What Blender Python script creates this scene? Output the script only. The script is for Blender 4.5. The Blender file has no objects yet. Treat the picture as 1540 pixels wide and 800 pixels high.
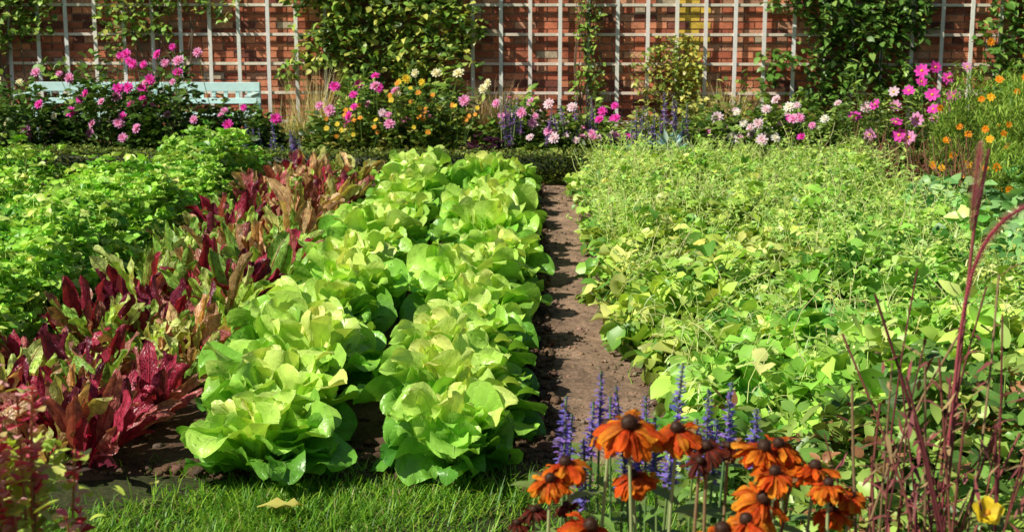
import bpy, math, numpy as np
from mathutils import Vector
rng=np.random.default_rng(11)
U=lambda a,b,n=None: rng.uniform(a,b,n)
rad=math.radians
scene=bpy.context.scene
scene.view_settings.view_transform='Standard'
try: scene.view_settings.look='None'
except: pass
scene.view_settings.exposure=0

# ---------------------------------------------------------------- noise
_ns={}
def sn(x,y,freq,seed=0):
    k=seed
    if k not in _ns:
        r=np.random.default_rng(seed+100); _ns[k]=(r.uniform(0,2*np.pi,14),r.uniform(0,6.28,14),r.uniform(.5,1.6,14))
    a,p,f=_ns[k]; o=0
    for i in range(14):
        o=o+np.sin((x*np.cos(a[i])+y*np.sin(a[i]))*freq*f[i]*6.28+p[i])
    return o/5.0

# ---------------------------------------------------------------- mesh builder
class MB:
    def __init__(s): s.v=[];s.f=[];s.c=[];s.u=[];s.m=[];s.n=0
    def add(s,v,f,c,u=None,mat=0):
        v=np.asarray(v,float).reshape(-1,3); f=np.asarray(f).reshape(-1,4)
        c=np.broadcast_to(np.asarray(c,float),(len(v),3))
        if u is None: u=np.full((len(v),2),.25)
        s.v.append(v);s.f.append(f+s.n);s.c.append(c);s.u.append(u);s.m.append(np.full(len(f),mat));s.n+=len(v)
    def build(s,name,mats,smooth=True,loc=None,parent=None,link=True):
        v=np.concatenate(s.v);f=np.concatenate(s.f).astype(np.int32);c=np.concatenate(s.c);u=np.concatenate(s.u);m=np.concatenate(s.m).astype(np.int32)
        me=bpy.data.meshes.new(name)
        me.vertices.add(len(v)); me.vertices.foreach_set("co",v.astype(np.float32).ravel())
        me.loops.add(f.size); me.loops.foreach_set("vertex_index",f.ravel())
        me.polygons.add(len(f)); me.polygons.foreach_set("loop_start",np.arange(0,f.size,4,dtype=np.int32))
        try: me.polygons.foreach_set("loop_total",np.full(len(f),4,dtype=np.int32))
        except Exception: pass
        me.polygons.foreach_set("material_index",m)
        me.polygons.foreach_set("use_smooth",np.full(len(f),bool(smooth)))
        me.update(calc_edges=True)
        uv=me.uv_layers.new(name="UVMap"); uv.data.foreach_set("uv",u[f.ravel()].astype(np.float32).ravel())
        ca=me.color_attributes.new("Col","FLOAT_COLOR","POINT")
        cc=np.ones((len(v),4),np.float32); cc[:,:3]=np.clip(c,0,.92); ca.data.foreach_set("color",cc.ravel())
        for mt in mats: me.materials.append(mt)
        if not link: return me
        ob=bpy.data.objects.new(name,me); scene.collection.objects.link(ob)
        if loc is not None: ob.location=loc
        if parent: ob.parent=parent
        return ob

PROF={'let':([0,.12,.3,.5,.7,.85,.95,1],[.2,.36,.72,.95,1,.88,.58,.2]),
'ov':([0,.2,.45,.75,1],[.2,.75,1,.7,.05]),
'heart':([0,.12,.35,.7,1],[.55,1,.97,.6,.03]),
'lan':([0,.2,.5,.8,1],[.3,.8,1,.6,.03]),
'grass':([0,.5,1],[1,.8,.05]),
'petal':([0,.4,.75,.92,1],[.3,.8,1,.75,.25]),
'chard':([0,.2,.3,.5,.75,.9,1],[.12,.1,.6,.95,1,.75,.2]),
'lobe':([0,.2,.35,.5,.65,.8,1],[.2,.9,.6,1,.6,.75,.1])}
def B(x,n): return np.broadcast_to(np.asarray(x,float),(n,)).copy()
def leaves(M,pos,az,L,W,a0,a1,col,prof='ov',cup=.25,ruf=0,rf=3,nt=4,ns=3,roll=0,R=None,col2=None,pw=1.,mat=0,bumpy=0):
    pos=np.asarray(pos,float).reshape(-1,3);n=len(pos)
    az=B(az,n);L=B(L,n);W=B(W,n);a0=B(a0,n);a1=B(a1,n);cup=B(cup,n);ruf=B(ruf,n);roll=B(roll,n)
    col=np.broadcast_to(np.asarray(col,float),(n,3))
    t=np.linspace(0,1,nt)
    if nt>6: t=1-(1-t)**1.35
    s=np.linspace(-1,1,ns)
    tm=(t[1:]+t[:-1])/2; dt=np.diff(t)
    em=a0[:,None]+(a1-a0)[:,None]*tm**pw
    e=a0[:,None]+(a1-a0)[:,None]*t**pw
    cr=np.concatenate([np.zeros((n,1)),np.cumsum(np.cos(em)*dt*L[:,None],1)],1)
    cz=np.concatenate([np.zeros((n,1)),np.cumsum(np.sin(em)*dt*L[:,None],1)],1)
    w=W[:,None]*np.interp(t,*PROF[prof])[None]
    lat=w[:,:,None]*s; 
    off=w[:,:,None]*cup[:,None,None]*(np.abs(s)**1.6)
    ph=U(0,6.28,(n,1,1)); ph2=U(0,6.28,(n,1,1))
    off=off+ruf[:,None,None]*(s**2)*np.sin(rf*6.28*t[None,:,None]*(1)+ph+np.where(s>0,2.,0.))*np.interp(t,[0,.3,1],[0,.8,1.2])[None,:,None]
    if bumpy: off=off+bumpy*(np.sin(9*t[None,:,None]+ph+4*s)*np.cos(7*s+ph2+6*t[None,:,None])+.6*np.sin(19*t[None,:,None]+ph2-9*s))
    cR,sR=np.cos(roll)[:,None,None],np.sin(roll)[:,None,None]
    lat,off=lat*cR-off*sR, lat*sR+off*cR
    r=cr[:,:,None]-np.sin(e)[:,:,None]*off
    z=cz[:,:,None]+np.cos(e)[:,:,None]*off
    ca,sa=np.cos(az)[:,None,None],np.sin(az)[:,None,None]
    P=np.stack([r*ca-lat*sa, r*sa+lat*ca, z],-1)
    if R is not None: P=np.einsum('nij,nabj->nabi',R,P)
    P=P+pos[:,None,None,:]
    idx=np.arange(n*nt*ns).reshape(n,nt,ns)
    F=np.stack([idx[:,:-1,:-1],idx[:,:-1,1:],idx[:,1:,1:],idx[:,1:,:-1]],-1).reshape(-1,4)
    uv=np.zeros((n,nt,ns,2)); uv[...,0]=(s+1)/2; uv[...,1]=t[None,:,None]
    C=np.broadcast_to(col[:,None,None,:],(n,nt,ns,3))
    if col2 is not None:
        c2=np.broadcast_to(np.asarray(col2,float),(n,3)); C=C+(c2-col)[:,None,None,:]*t[None,:,None,None]
    M.add(P,F,C.reshape(-1,3),uv.reshape(-1,2),mat)
def tubes(M,paths,rads,col,sides=4,mat=0):
    P=np.asarray(paths,float);n,k,_=P.shape; rads=np.broadcast_to(np.asarray(rads,float),(n,k))
    T=np.gradient(P,axis=1); T/=np.linalg.norm(T,axis=-1,keepdims=True)+1e-9
    ref=np.where(np.abs(T[...,0:1])>.8,np.array([0,1.,0.]),np.array([1.,0,0]))
    u=np.cross(T,ref);u/=np.linalg.norm(u,axis=-1,keepdims=True)+1e-9
    v=np.cross(T,u)
    a=np.arange(sides)/sides*2*np.pi
    V=P[:,:,None,:]+rads[:,:,None,None]*(np.cos(a)[:,None]*u[:,:,None,:]+np.sin(a)[:,None]*v[:,:,None,:])
    idx=np.arange(n*k*sides).reshape(n,k,sides); nx=np.roll(idx,-1,2)
    F=np.stack([idx[:,:-1],nx[:,:-1],nx[:,1:],idx[:,1:]],-1).reshape(-1,4)
    col=np.asarray(col,float)
    if col.ndim==2: col=np.repeat(col,k*sides,0)
    M.add(V,F,col,None,mat)
def stems(M,p0,p1,r,col,bend=.05,k=5,sides=4,mat=0):
    p0=np.asarray(p0,float).reshape(-1,3);p1=np.asarray(p1,float).reshape(-1,3);n=len(p1)
    p0=np.broadcast_to(p0,(n,3))
    t=np.linspace(0,1,k)[None,:,None]
    b=np.zeros((n,1,3)); b[:,0,:2]=rng.normal(0,1,(n,2))*bend
    P=p0[:,None]*(1-t)+p1[:,None]*t+b*np.sin(t*np.pi)
    tubes(M,P,np.array(r)*np.linspace(1.2,.7,k)[None],col,sides,mat)
CUBE=np.array([[x,y,z] for x in(-1,1) for y in(-1,1) for z in(-1,1)],float)
CF=np.array([[0,1,3,2],[4,6,7,5],[0,4,5,1],[2,3,7,6],[0,2,6,4],[1,5,7,3]])
def boxes(M,c,h,col,mat=0,rz=None):
    c=np.asarray(c,float).reshape(-1,3);n=len(c);h=np.broadcast_to(np.asarray(h,float),(n,3))
    V=CUBE[None]*h[:,None]
    if rz is not None:
        cz,sz=np.cos(rz)[:,None],np.sin(rz)[:,None]; V=np.stack([V[...,0]*cz-V[...,1]*sz,V[...,0]*sz+V[...,1]*cz,V[...,2]],-1)
    V=V+c[:,None]
    F=(CF[None]+8*np.arange(n)[:,None,None]).reshape(-1,4)
    col=np.asarray(col,float)
    if col.ndim==2: col=np.repeat(col,8,0)
    M.add(V,F,col,None,mat)
def qs(k=2):
    vs={};F=[];V=[]
    def gv(p):
        key=tuple(np.round(p,5))
        if key not in vs: vs[key]=len(V);V.append(np.array(p)/np.linalg.norm(p))
        return vs[key]
    g=np.linspace(-1,1,k+1)
    for ax in range(3):
        for sg in(-1,1):
            for i in range(k):
                for j in range(k):
                    q=[]
                    for a,b in((i,j),(i+1,j),(i+1,j+1),(i,j+1)):
                        p=[0,0,0];p[ax]=sg;p[(ax+1)%3]=g[a];p[(ax+2)%3]=g[b]*sg;q.append(gv(p))
                    F.append(q)
    return np.array(V),np.array(F)
QV,QF=qs(2); QV4,QF4=qs(4)
def blobs(M,pos,scl,col,mat=0,jit=.15,hi=False,R=None):
    qv,qf=(QV4,QF4) if hi else (QV,QF)
    pos=np.asarray(pos,float).reshape(-1,3);n=len(pos);scl=np.asarray(scl,float)
    if scl.ndim==1 and len(scl)==n and n!=3: scl=scl[:,None]*np.ones(3)
    scl=np.broadcast_to(scl,(n,3))
    V=qv[None]*scl[:,None]*(1+rng.normal(0,jit,(n,len(qv),1)))
    if R is not None: V=np.einsum('nij,nvj->nvi',R,V)
    V=V+pos[:,None]
    F=(qf[None]+len(qv)*np.arange(n)[:,None,None]).reshape(-1,4)
    col=np.asarray(col,float)
    if col.ndim==2: col=np.repeat(col,len(qv),0)
    M.add(V,F,col,None,mat)
def frame(nrm):
    n=np.asarray(nrm,float).reshape(-1,3);n=n/np.linalg.norm(n,axis=1,keepdims=True)
    u=np.cross(n,np.array([.13,.99,.02]));u/=np.linalg.norm(u,axis=1,keepdims=True);v=np.cross(n,u)
    return np.stack([u,v,n],-1)
def cv(base,n,v=.25,h=.1):
    base=np.asarray(base,float); c=base[None]*(1+rng.uniform(-v,v,(n,1)))
    c[:,0]*=1+rng.uniform(-h,h,n)*2; c[:,2]*=1+rng.uniform(-h,h,n)*2
    return c
def pick(pal,w,n,v=.2):
    pal=np.array(pal,float);i=rng.choice(len(pal),n,p=np.array(w)/sum(w))
    return pal[i]*(1+rng.uniform(-v,v,(n,1)))

# ---------------------------------------------------------------- materials
def nt_new(name):
    m=bpy.data.materials.new(name);m.use_nodes=True;t=m.node_tree;t.nodes.clear();return m,t
def math_(t,op,a,b=None,clamp=False):
    n=t.nodes.new('ShaderNodeMath');n.operation=op;n.use_clamp=clamp
    for i,x in enumerate((a,b)):
        if x is None: continue
        if isinstance(x,(int,float)): n.inputs[i].default_value=x
        else: t.links.new(x,n.inputs[i])
    return n.outputs[0]
def mixc(t,f,a,b,typ='MIX'):
    n=t.nodes.new('ShaderNodeMix');n.data_type='RGBA';n.blend_type=typ
    for s,x in((n.inputs[0],f),(n.inputs[6],a),(n.inputs[7],b)):
        if isinstance(x,(int,float)): s.default_value=x
        elif isinstance(x,tuple): s.default_value=x
        else: t.links.new(x,s)
    return n.outputs[2]
def leafmat(name,rough=.45,trans=.3,vein=0,vcol=(.5,.65,.3),vw=.05,sidev=True,nscale=25,nvar=.5,bump=0,tboost=1.5,spec=.35,detail=2,sv_=.4):
    m,t=nt_new(name);l=t.links.new
    at=t.nodes.new('ShaderNodeAttribute');at.attribute_name='Col'
    col=at.outputs['Color'];no=None
    if nvar>0:
        tc=t.nodes.new('ShaderNodeTexCoord')
        no=t.nodes.new('ShaderNodeTexNoise');no.inputs['Scale'].default_value=nscale;no.inputs['Detail'].default_value=detail
        l(tc.outputs['Object'],no.inputs['Vector'])
        mr=t.nodes.new('ShaderNodeMapRange');mr.inputs[1].default_value=.3;mr.inputs[2].default_value=.7;mr.inputs[3].default_value=1-nvar*.5;mr.inputs[4].default_value=1+nvar*.5
        l(no.outputs[0],mr.inputs[0])
        sc=t.nodes.new('ShaderNodeVectorMath');sc.operation='SCALE';l(at.outputs['Color'],sc.inputs[0]);l(mr.outputs[0],sc.inputs['Scale'])
        col=sc.outputs[0]
    hgt=no.outputs[0] if no else None
    if vein>0:
        uv=t.nodes.new('ShaderNodeUVMap');sp=t.nodes.new('ShaderNodeSeparateXYZ');l(uv.outputs[0],sp.inputs[0])
        du=math_(t,'ABSOLUTE',math_(t,'SUBTRACT',sp.outputs[0],.5))
        taper=math_(t,'SUBTRACT',1.25,sp.outputs[1])
        mid=math_(t,'SUBTRACT',1,math_(t,'DIVIDE',du,math_(t,'MULTIPLY',taper,vw)),clamp=True)
        mask=mid
        if sidev:
            wob=math_(t,'MULTIPLY',no.outputs[0],.5)
            ph=math_(t,'FRACT',math_(t,'MULTIPLY',math_(t,'ADD',math_(t,'SUBTRACT',sp.outputs[1],math_(t,'MULTIPLY',du,.9)),wob),6))
            sv=math_(t,'SUBTRACT',1,math_(t,'MULTIPLY',math_(t,'ABSOLUTE',math_(t,'SUBTRACT',ph,.5)),5),clamp=True)
            sv=math_(t,'MULTIPLY',sv,sv_); mask=math_(t,'MAXIMUM',mid,sv)
        col=mixc(t,math_(t,'MULTIPLY',mask,vein),col,(*vcol,1))
        if hgt: hgt=math_(t,'ADD',math_(t,'MULTIPLY',no.outputs[0],.9),math_(t,'MULTIPLY',mask,-.6))
    p=t.nodes.new('ShaderNodeBsdfPrincipled');p.inputs['Roughness'].default_value=rough;p.inputs['Specular IOR Level'].default_value=spec
    l(col,p.inputs['Base Color'])
    if bump>0:
        bp=t.nodes.new('ShaderNodeBump');bp.inputs['Strength'].default_value=bump;bp.inputs['Distance'].default_value=.01;l(hgt,bp.inputs['Height']);l(bp.outputs[0],p.inputs['Normal'])
    out=t.nodes.new('ShaderNodeOutputMaterial')
    if trans>0:
        tr=t.nodes.new('ShaderNodeBsdfTranslucent')
        cb=mixc(t,1.0,col,(tboost*1.1,tboost,tboost*.5,1),'MULTIPLY');l(cb,tr.inputs[0])
        mx=t.nodes.new('ShaderNodeMixShader');mx.inputs[0].default_value=trans
        l(p.outputs[0],mx.inputs[1]);l(tr.outputs[0],mx.inputs[2]);l(mx.outputs[0],out.inputs[0])
    else: l(p.outputs[0],out.inputs[0])
    return m
M_let=leafmat('lettuce_leaf',.36,.26,.35,(.62,.78,.36),.05,True,22,.3,.6,tboost=1.2,spec=.6,sv_=.22)
M_chard=leafmat('chard_leaf',.36,.25,.7,(.65,.04,.08),.08,True,45,.8,.9,spec=.55,sv_=.3)
M_leaf=leafmat('plant_leaf',.40,.22,.25,(.5,.6,.25),.05,False,nvar=0,tboost=1.25,spec=.5)
M_dleaf=leafmat('small_leaf',.5,.25,0,nvar=0)
M_stem=leafmat('plant_stem',.6,0,0,nvar=0)
M_petal=leafmat('flower_petal',.6,.3,0,nvar=0,tboost=1.15)
M_dpetal=leafmat('daisy_petal',.6,.25,.35,(.45,.03,.005),.5,True,90,.5,.5,tboost=1.1,spec=.2)
M_grass=leafmat('grass_leaf_blade',.45,.35,0,nvar=0)
def rough_mat(name,scales,var,bump,dist,rough=.95,tint=None):
    m,t=nt_new(name);l=t.links.new
    at=t.nodes.new('ShaderNodeAttribute');at.attribute_name='Col';tc=t.nodes.new('ShaderNodeTexCoord')
    f=None
    for s in scales:
        no=t.nodes.new('ShaderNodeTexNoise');no.inputs['Scale'].default_value=s;no.inputs['Detail'].default_value=3;no.inputs['Roughness'].default_value=.65
        l(tc.outputs['Object'],no.inputs['Vector'])
        f=no.outputs[0] if f is None else math_(t,'MULTIPLY',math_(t,'ADD',f,no.outputs[0]),.5)
    mr=t.nodes.new('ShaderNodeMapRange');mr.inputs[1].default_value=.35;mr.inputs[2].default_value=.65;mr.inputs[3].default_value=1-var;mr.inputs[4].default_value=1+var
    l(f,mr.inputs[0])
    sc=t.nodes.new('ShaderNodeVectorMath');sc.operation='SCALE';l(at.outputs['Color'],sc.inputs[0]);l(mr.outputs[0],sc.inputs['Scale'])
    bp=t.nodes.new('ShaderNodeBump');bp.inputs['Strength'].default_value=bump;bp.inputs['Distance'].default_value=dist;l(f,bp.inputs['Height'])
    p=t.nodes.new('ShaderNodeBsdfPrincipled');p.inputs['Roughness'].default_value=rough;p.inputs['Specular IOR Level'].default_value=.2
    l(sc.outputs[0],p.inputs['Base Color']);l(bp.outputs[0],p.inputs['Normal'])
    out=t.nodes.new('ShaderNodeOutputMaterial');l(p.outputs[0],out.inputs[0]);return m
M_soil=rough_mat('soil',[6,45],.5,.9,.02)
M_brick=rough_mat('brick',[9,60],.35,.8,.008,.9)
M_paint=rough_mat('weathered_paint',[12,90],.12,.3,.003,.55)
M_ground=rough_mat('ground_cover',[2,30],.5,.8,.03)

# ---------------------------------------------------------------- ground
def sheet(name,x0,x1,y0,y1,step,zf,cf,mat):
    xs=np.arange(x0,x1+step/2,step);ys=np.arange(y0,y1+step/2,step)
    X,Y=np.meshgrid(xs,ys);Z=zf(X,Y);V=np.stack([X,Y,Z],-1)
    idx=np.arange(X.size).reshape(X.shape)
    F=np.stack([idx[:-1,:-1],idx[:-1,1:],idx[1:,1:],idx[1:,:-1]],-1)
    M=MB();M.add(V,F,cf(X,Y).reshape(-1,3));return M.build(name,[mat])
one=lambda c:(lambda X,Y:np.broadcast_to(np.array(c,float),X.shape+(3,)))
sheet('ground',-150,150,-150,150,10,lambda X,Y:X*0-.06,one((.06,.09,.03)),M_ground)
sheet('grass_lawn',-8,8,-2,4.9,.1,lambda X,Y:.006*sn(X,Y,.7,3),one((.05,.055,.022)),M_ground)
pc=lambda Y:np.interp(Y,[4.6,6,8.5,12],[.24,.22,.18,.14])
def soilz(X,Y):
    z=.026+.010*sn(X,Y,1.2,1)+.009*sn(X,Y,4,2)+.005*sn(X,Y,9,4)
    d=np.clip((np.abs(X-pc(Y)+.03*sn(Y,Y*0,.8,19))-.13)/.22,0,1);d=d*d*(3-2*d); z=z*d+(-.012)*(1-d)
    return z-.09*np.clip((4.70+.05*sn(X,Y*0,1.3,21)+.02*sn(X,Y,5,22)-Y)/.10,0,1)
sheet('garden_soil',-8,6.5,4.5,15.2,.035,soilz,lambda X,Y:np.array([.10,.060,.038])*(1+.3*sn(X,Y,.5,6))[...,None],M_soil)
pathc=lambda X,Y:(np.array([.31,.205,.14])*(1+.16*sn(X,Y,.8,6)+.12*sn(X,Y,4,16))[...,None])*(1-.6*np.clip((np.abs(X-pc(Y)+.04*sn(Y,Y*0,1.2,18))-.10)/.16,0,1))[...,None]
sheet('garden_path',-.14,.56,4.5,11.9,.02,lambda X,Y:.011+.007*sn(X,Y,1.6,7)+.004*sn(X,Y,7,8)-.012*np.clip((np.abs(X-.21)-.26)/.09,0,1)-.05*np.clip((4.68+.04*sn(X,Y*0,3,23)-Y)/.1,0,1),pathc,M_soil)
M=MB();n=15000
x=U(-4.5,3.6,n);x[:4500]=U(-.12,.6,4500);y=4.68+U(0,1,n)**1.5*7.2;d=np.abs(x-pc(y));onp=d<.2;kp=(~onp)|(rng.random(n)<.25+3*d);x,y,onp=x[kp],y[kp],onp[kp];n=len(x)
s=np.abs(rng.normal(0,.009,n))+.0025; s=np.where(onp,s*.6,s)
blobs(M,np.stack([x,y,np.where(onp,.012,.026)],-1),s[:,None]*np.array([1,1,.7]),np.where(onp[:,None],cv((.26,.18,.125),n),cv((.13,.078,.05),n)),jit=.2)
M.build('soil_clods',[M_soil])

# lawn blades
M=MB();n=70000
x=U(-3.2,1.0,n);y=4.84-(U(0,1,n)**1.0)*1.08+.07*sn(x,x*0,.8,5)
k=(rng.random(n)<.6+.5*sn(x,y,.9,12))&(rng.random(n)<(4.9-y)/.12);x=x[k];y=y[k];n=len(x)
leaves(M,np.stack([x,y,x*0-.004],-1),U(0,6.28,n),U(.03,.09,n)*(1+.35*sn(x,y,1.5,13)),U(.0018,.0036,n),U(.4,1.5,n),U(-.4,1.0,n),pick([(.17,.40,.03),(.30,.50,.05),(.07,.20,.015),(.42,.40,.15)],[4,3,3,.6],n,.3),'grass',nt=4,ns=2,cup=0)
M.build('lawn_grass',[M_grass])
M=MB()
leaves(M,[[-.93,4.28,.06],[-.83,4.3,.05]],[.1,2.6],[.15,.09],[.03,.025],[.15,.1],[-.1,-.3],[(.65,.60,.15),(.6,.55,.2)],'ov',nt=7,ns=5,ruf=.01)
M.build('fallen_leaf',[M_leaf])

# ---------------------------------------------------------------- brick wall
wall=bpy.data.objects.new('brick_wall',None);scene.collection.objects.link(wall)
M=MB();boxes(M,[[0,15.113,1.5]],[10,.1,1.5],(.50,.40,.32));M.build('mortar_core',[M_brick],False,parent=wall)
M=MB();C=[];H=[];K=[]
pal=np.array([(.60,.20,.11),(.46,.14,.08),(.68,.27,.15),(.22,.08,.06),(.60,.31,.20),(.68,.36,.22)])
for r in range(40):
    z=.038+r*.075; x=-9.95+(0 if r%2 else .1125)
    while x<9.9:
        L=.215 if r%4!=2 else .1025
        C.append((x+L/2,15.002+U(-.004,.004),z+U(-.0015,.0015)));H.append((L/2-U(0,.003),.012,.0325-U(0,.002)))
        c=pal[rng.choice(6,p=[.3,.2,.2,.10,.11,.09])]*U(.68,1.2)*(1+.10*sn(np.array(x),np.array(z),.5,44))
        if 1.33<x+L/2<1.62 : c=np.array([.72,.50,.08])*U(.7,1.15)
        elif rng.random()<.03: c=np.array([.55,.45,.32])
        K.append(c); x+=L+.010
boxes(M,C,H,np.array(K));M.build('bricks',[M_brick],False,parent=wall)
M=MB();xs=np.arange(-9.9,10,.3);boxes(M,np.stack([xs,xs*0+15.1,xs*0+3.035],-1),[.145,.17,.035],cv((.3,.2,.15),len(xs)));M.build('coping',[M_brick],False,parent=wall)
def trellis(xs,z0,z1,ph):
    M=MB();n=len(xs);zs=.246+.3*np.arange(9);zs=zs[(zs>=z0)&(zs<=z1)]
    boxes(M,np.stack([xs+U(-.006,.006,n),xs*0+14.918,xs*0+(z0+z1)/2],-1),[.019,.008,(z1-z0)/2],cv((.9,.87,.82),n,.05,.02))
    boxes(M,np.stack([zs*0+(xs[0]+xs[-1])/2,zs*0+14.936,zs],-1),[(xs[-1]-xs[0])/2+.05,.009,.014],cv((.86,.76,.64),len(zs),.1,.03))
    for zz in(.4,1.5,2.5):
        boxes(M,np.stack([xs[::4],xs[::4]*0+14.966,xs[::4]*0+zz],-1),[.014,.0205,.02],(.5,.42,.33))
    M.build('garden_trellis',[M_paint],False)
trellis(-5.65+.3*np.arange(12),.2,2.75,0)
trellis(-.825+.3*np.arange(21),.2,2.75,0)

# ---------------------------------------------------------------- bench
bench=bpy.data.objects.new('garden_bench',None);scene.collection.objects.link(bench)
bc=(.62,.84,.82)
def bpart(name,c,h):
    M=MB();boxes(M,c,h,bc);o=M.build(name,[M_paint],False,parent=bench);b=o.modifiers.new('b','BEVEL');b.width=.005;b.segments=2
x0,x1=-5.3,-2.95;xm=(x0+x1)/2;w=(x1-x0)/2;by=14.45
bpart('top_rail',[[xm,by,.64]],[w,.018,.045]);bpart('lower_rail',[[xm,by-.02,.50]],[w-.03,.014,.028])
bpart('slats',[[xx,by,.57] for xx in np.arange(x0+.2,x1-.1,.12)],[.02,.008,.055])
bpart('seat',[[xm,by-.1-.1*i,.38] for i in range(4)],[w,.043,.012])
bpart('back_legs',[[x0+.03,by+.03,.34],[x1-.03,by+.03,.34],[xm,by+.03,.34]],[.03,.0115,.34])
bpart('front_legs',[[x0+.03,by-.46,.28],[x1-.03,by-.46,.28],[xm,by-.46,.183]],[.028,.028,.183])
bpart('armrests',[[x0+.03,by-.24,.575],[x1-.03,by-.24,.575]],[.035,.21,.014])

# ---------------------------------------------------------------- lettuces
def lettuce_mesh(seed,big=1.):
    M=MB();n=56;i=np.arange(n);k=i/(n-1)
    az=i*2.39996+rng.normal(0,.5,n)
    L=np.interp(k,[0,.3,.7,1],[.29,.31,.30,.22])*U(.72,1.15,n)*big
    W=np.interp(k,[0,.4,.8,1],[.098,.092,.075,.05])*U(.72,1.22,n)*big
    a0=np.interp(k,[0,.3,.6,1],[.3,.75,1.15,1.45])+rng.normal(0,.16,n)
    a1=np.interp(k,[0,.3,.6,1],[-.6,-.4,-.05,.9])+rng.normal(0,.5,n)
    cup=np.interp(k,[0,.4,1],[.05,.30,.6])+rng.normal(0,.3,n)
    rb=.10*np.sqrt(rng.random(n))*(1-.2*k);ra=az+rng.normal(0,.5,n)
    p=np.stack([np.cos(ra)*rb,np.sin(ra)*rb,.02+.07*k],-1)
    c=np.stack([np.interp(k,[0,.25,.6,1],[.08,.24,.52,.76]),np.interp(k,[0,.25,.6,1],[.29,.56,.82,.92]),np.interp(k,[0,.25,.6,1],[.03,.06,.13,.26])],-1)*U(.75,1.1,(n,1))
    leaves(M,p,az,L,W,a0,a1,c,'let',cup,U(.012,.030,n),rf=2.1,nt=13,ns=9,roll=rng.normal(0,.5,n),pw=2.1,bumpy=.005,col2=c*1.18)
    return M.build('lettuce_mesh',[M_let],True,link=False)
LM=[lettuce_mesh(i) for i in range(9)]
def place(name,me,x,y,s,rz,z=.02,tilt=.05,zs=1.):
    o=bpy.data.objects.new(name,me);scene.collection.objects.link(o);o.location=(x,y,z);o.scale=(s*U(.93,1.07),s*U(.93,1.07),s*zs*U(.9,1.12));o.rotation_euler=(U(-tilt,tilt),U(-tilt,tilt),rz)
for rx in(-.385,-1.04):
    y=4.72+U(-.03,.05)
    while y<11.5:
        place('lettuce',LM[rng.integers(9)],rx+rng.normal(0,.035),y,U(.84,1.08)*(1 if y<9 else .93),U(0,6.28),tilt=.14,zs=1.06); y+=U(.42,.50)

# ---------------------------------------------------------------- chard / beetroot row
def chard_mesh(kind):
    M=MB();n=20;i=np.arange(n);k=i/(n-1);az=i*2.4+rng.normal(0,.5,n)
    L=U(.17,.34,n);W=U(.020,.038,n)
    pal={'r':([(.38,.03,.07),(.16,.02,.05),(.48,.14,.13),(.44,.20,.14)],[3,3.5,1.7,2]),
         'b':([(.55,.32,.17),(.66,.46,.22),(.30,.09,.08),(.50,.56,.16)],[4,2.5,2.5,2.5]),
         'g':([(.46,.70,.12),(.26,.52,.08),(.64,.78,.25),(.48,.32,.14)],[4,3,2,.8])}[kind]
    c=pick(pal[0],pal[1],n,.3)
    p=np.stack([np.cos(az)*.04,np.sin(az)*.04,np.zeros(n)],-1)
    leaves(M,p,az,L,W,U(.85,1.5,n),U(-.3,1.7,n),c,'chard',U(.1,.9,n)*rng.choice([1,-1],n,p=[.6,.4]),U(.006,.013,n),rf=3.2,nt=12,ns=7,roll=rng.normal(0,.9,n),bumpy=.003,pw=1.5)
    pt=np.stack([np.cos(az)*.05,np.sin(az)*.05,np.full(n,.09)],-1)
    stems(M,p,pt,np.full((n,1),.004),np.broadcast_to(np.array({'r':(.75,.01,.09),'b':(.75,.05,.1),'g':(.5,.52,.2)}[kind]),(n,3)),.003,mat=1)
    return M.build('chard_mesh',[M_chard,M_stem],True,link=False)
CM={k:[chard_mesh(k) for _ in range(4)] for k in 'rbg'}
for cx in(-1.62,-1.84,-2.06,-2.24):
    y=4.72+U(0,.08) if cx>-2.2 else 4.75
    while y<(11.6 if cx>-2.2 else 5.9):
        pr=[.36,.34,.30] if y<9.5 else [.42,.28,.3]
        g=sn(np.array(cx),np.array(y),.45,31)
        kd='g' if g>.7 else rng.choice(['r','b','g'],p=pr)
        place('chard_plant',CM[kd][rng.integers(4)],cx+rng.normal(0,.06)+ (.07 if y<6 else 0),y,U(.7,1.3),U(0,6.28),tilt=.3); y+=U(.16,.26)

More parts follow.
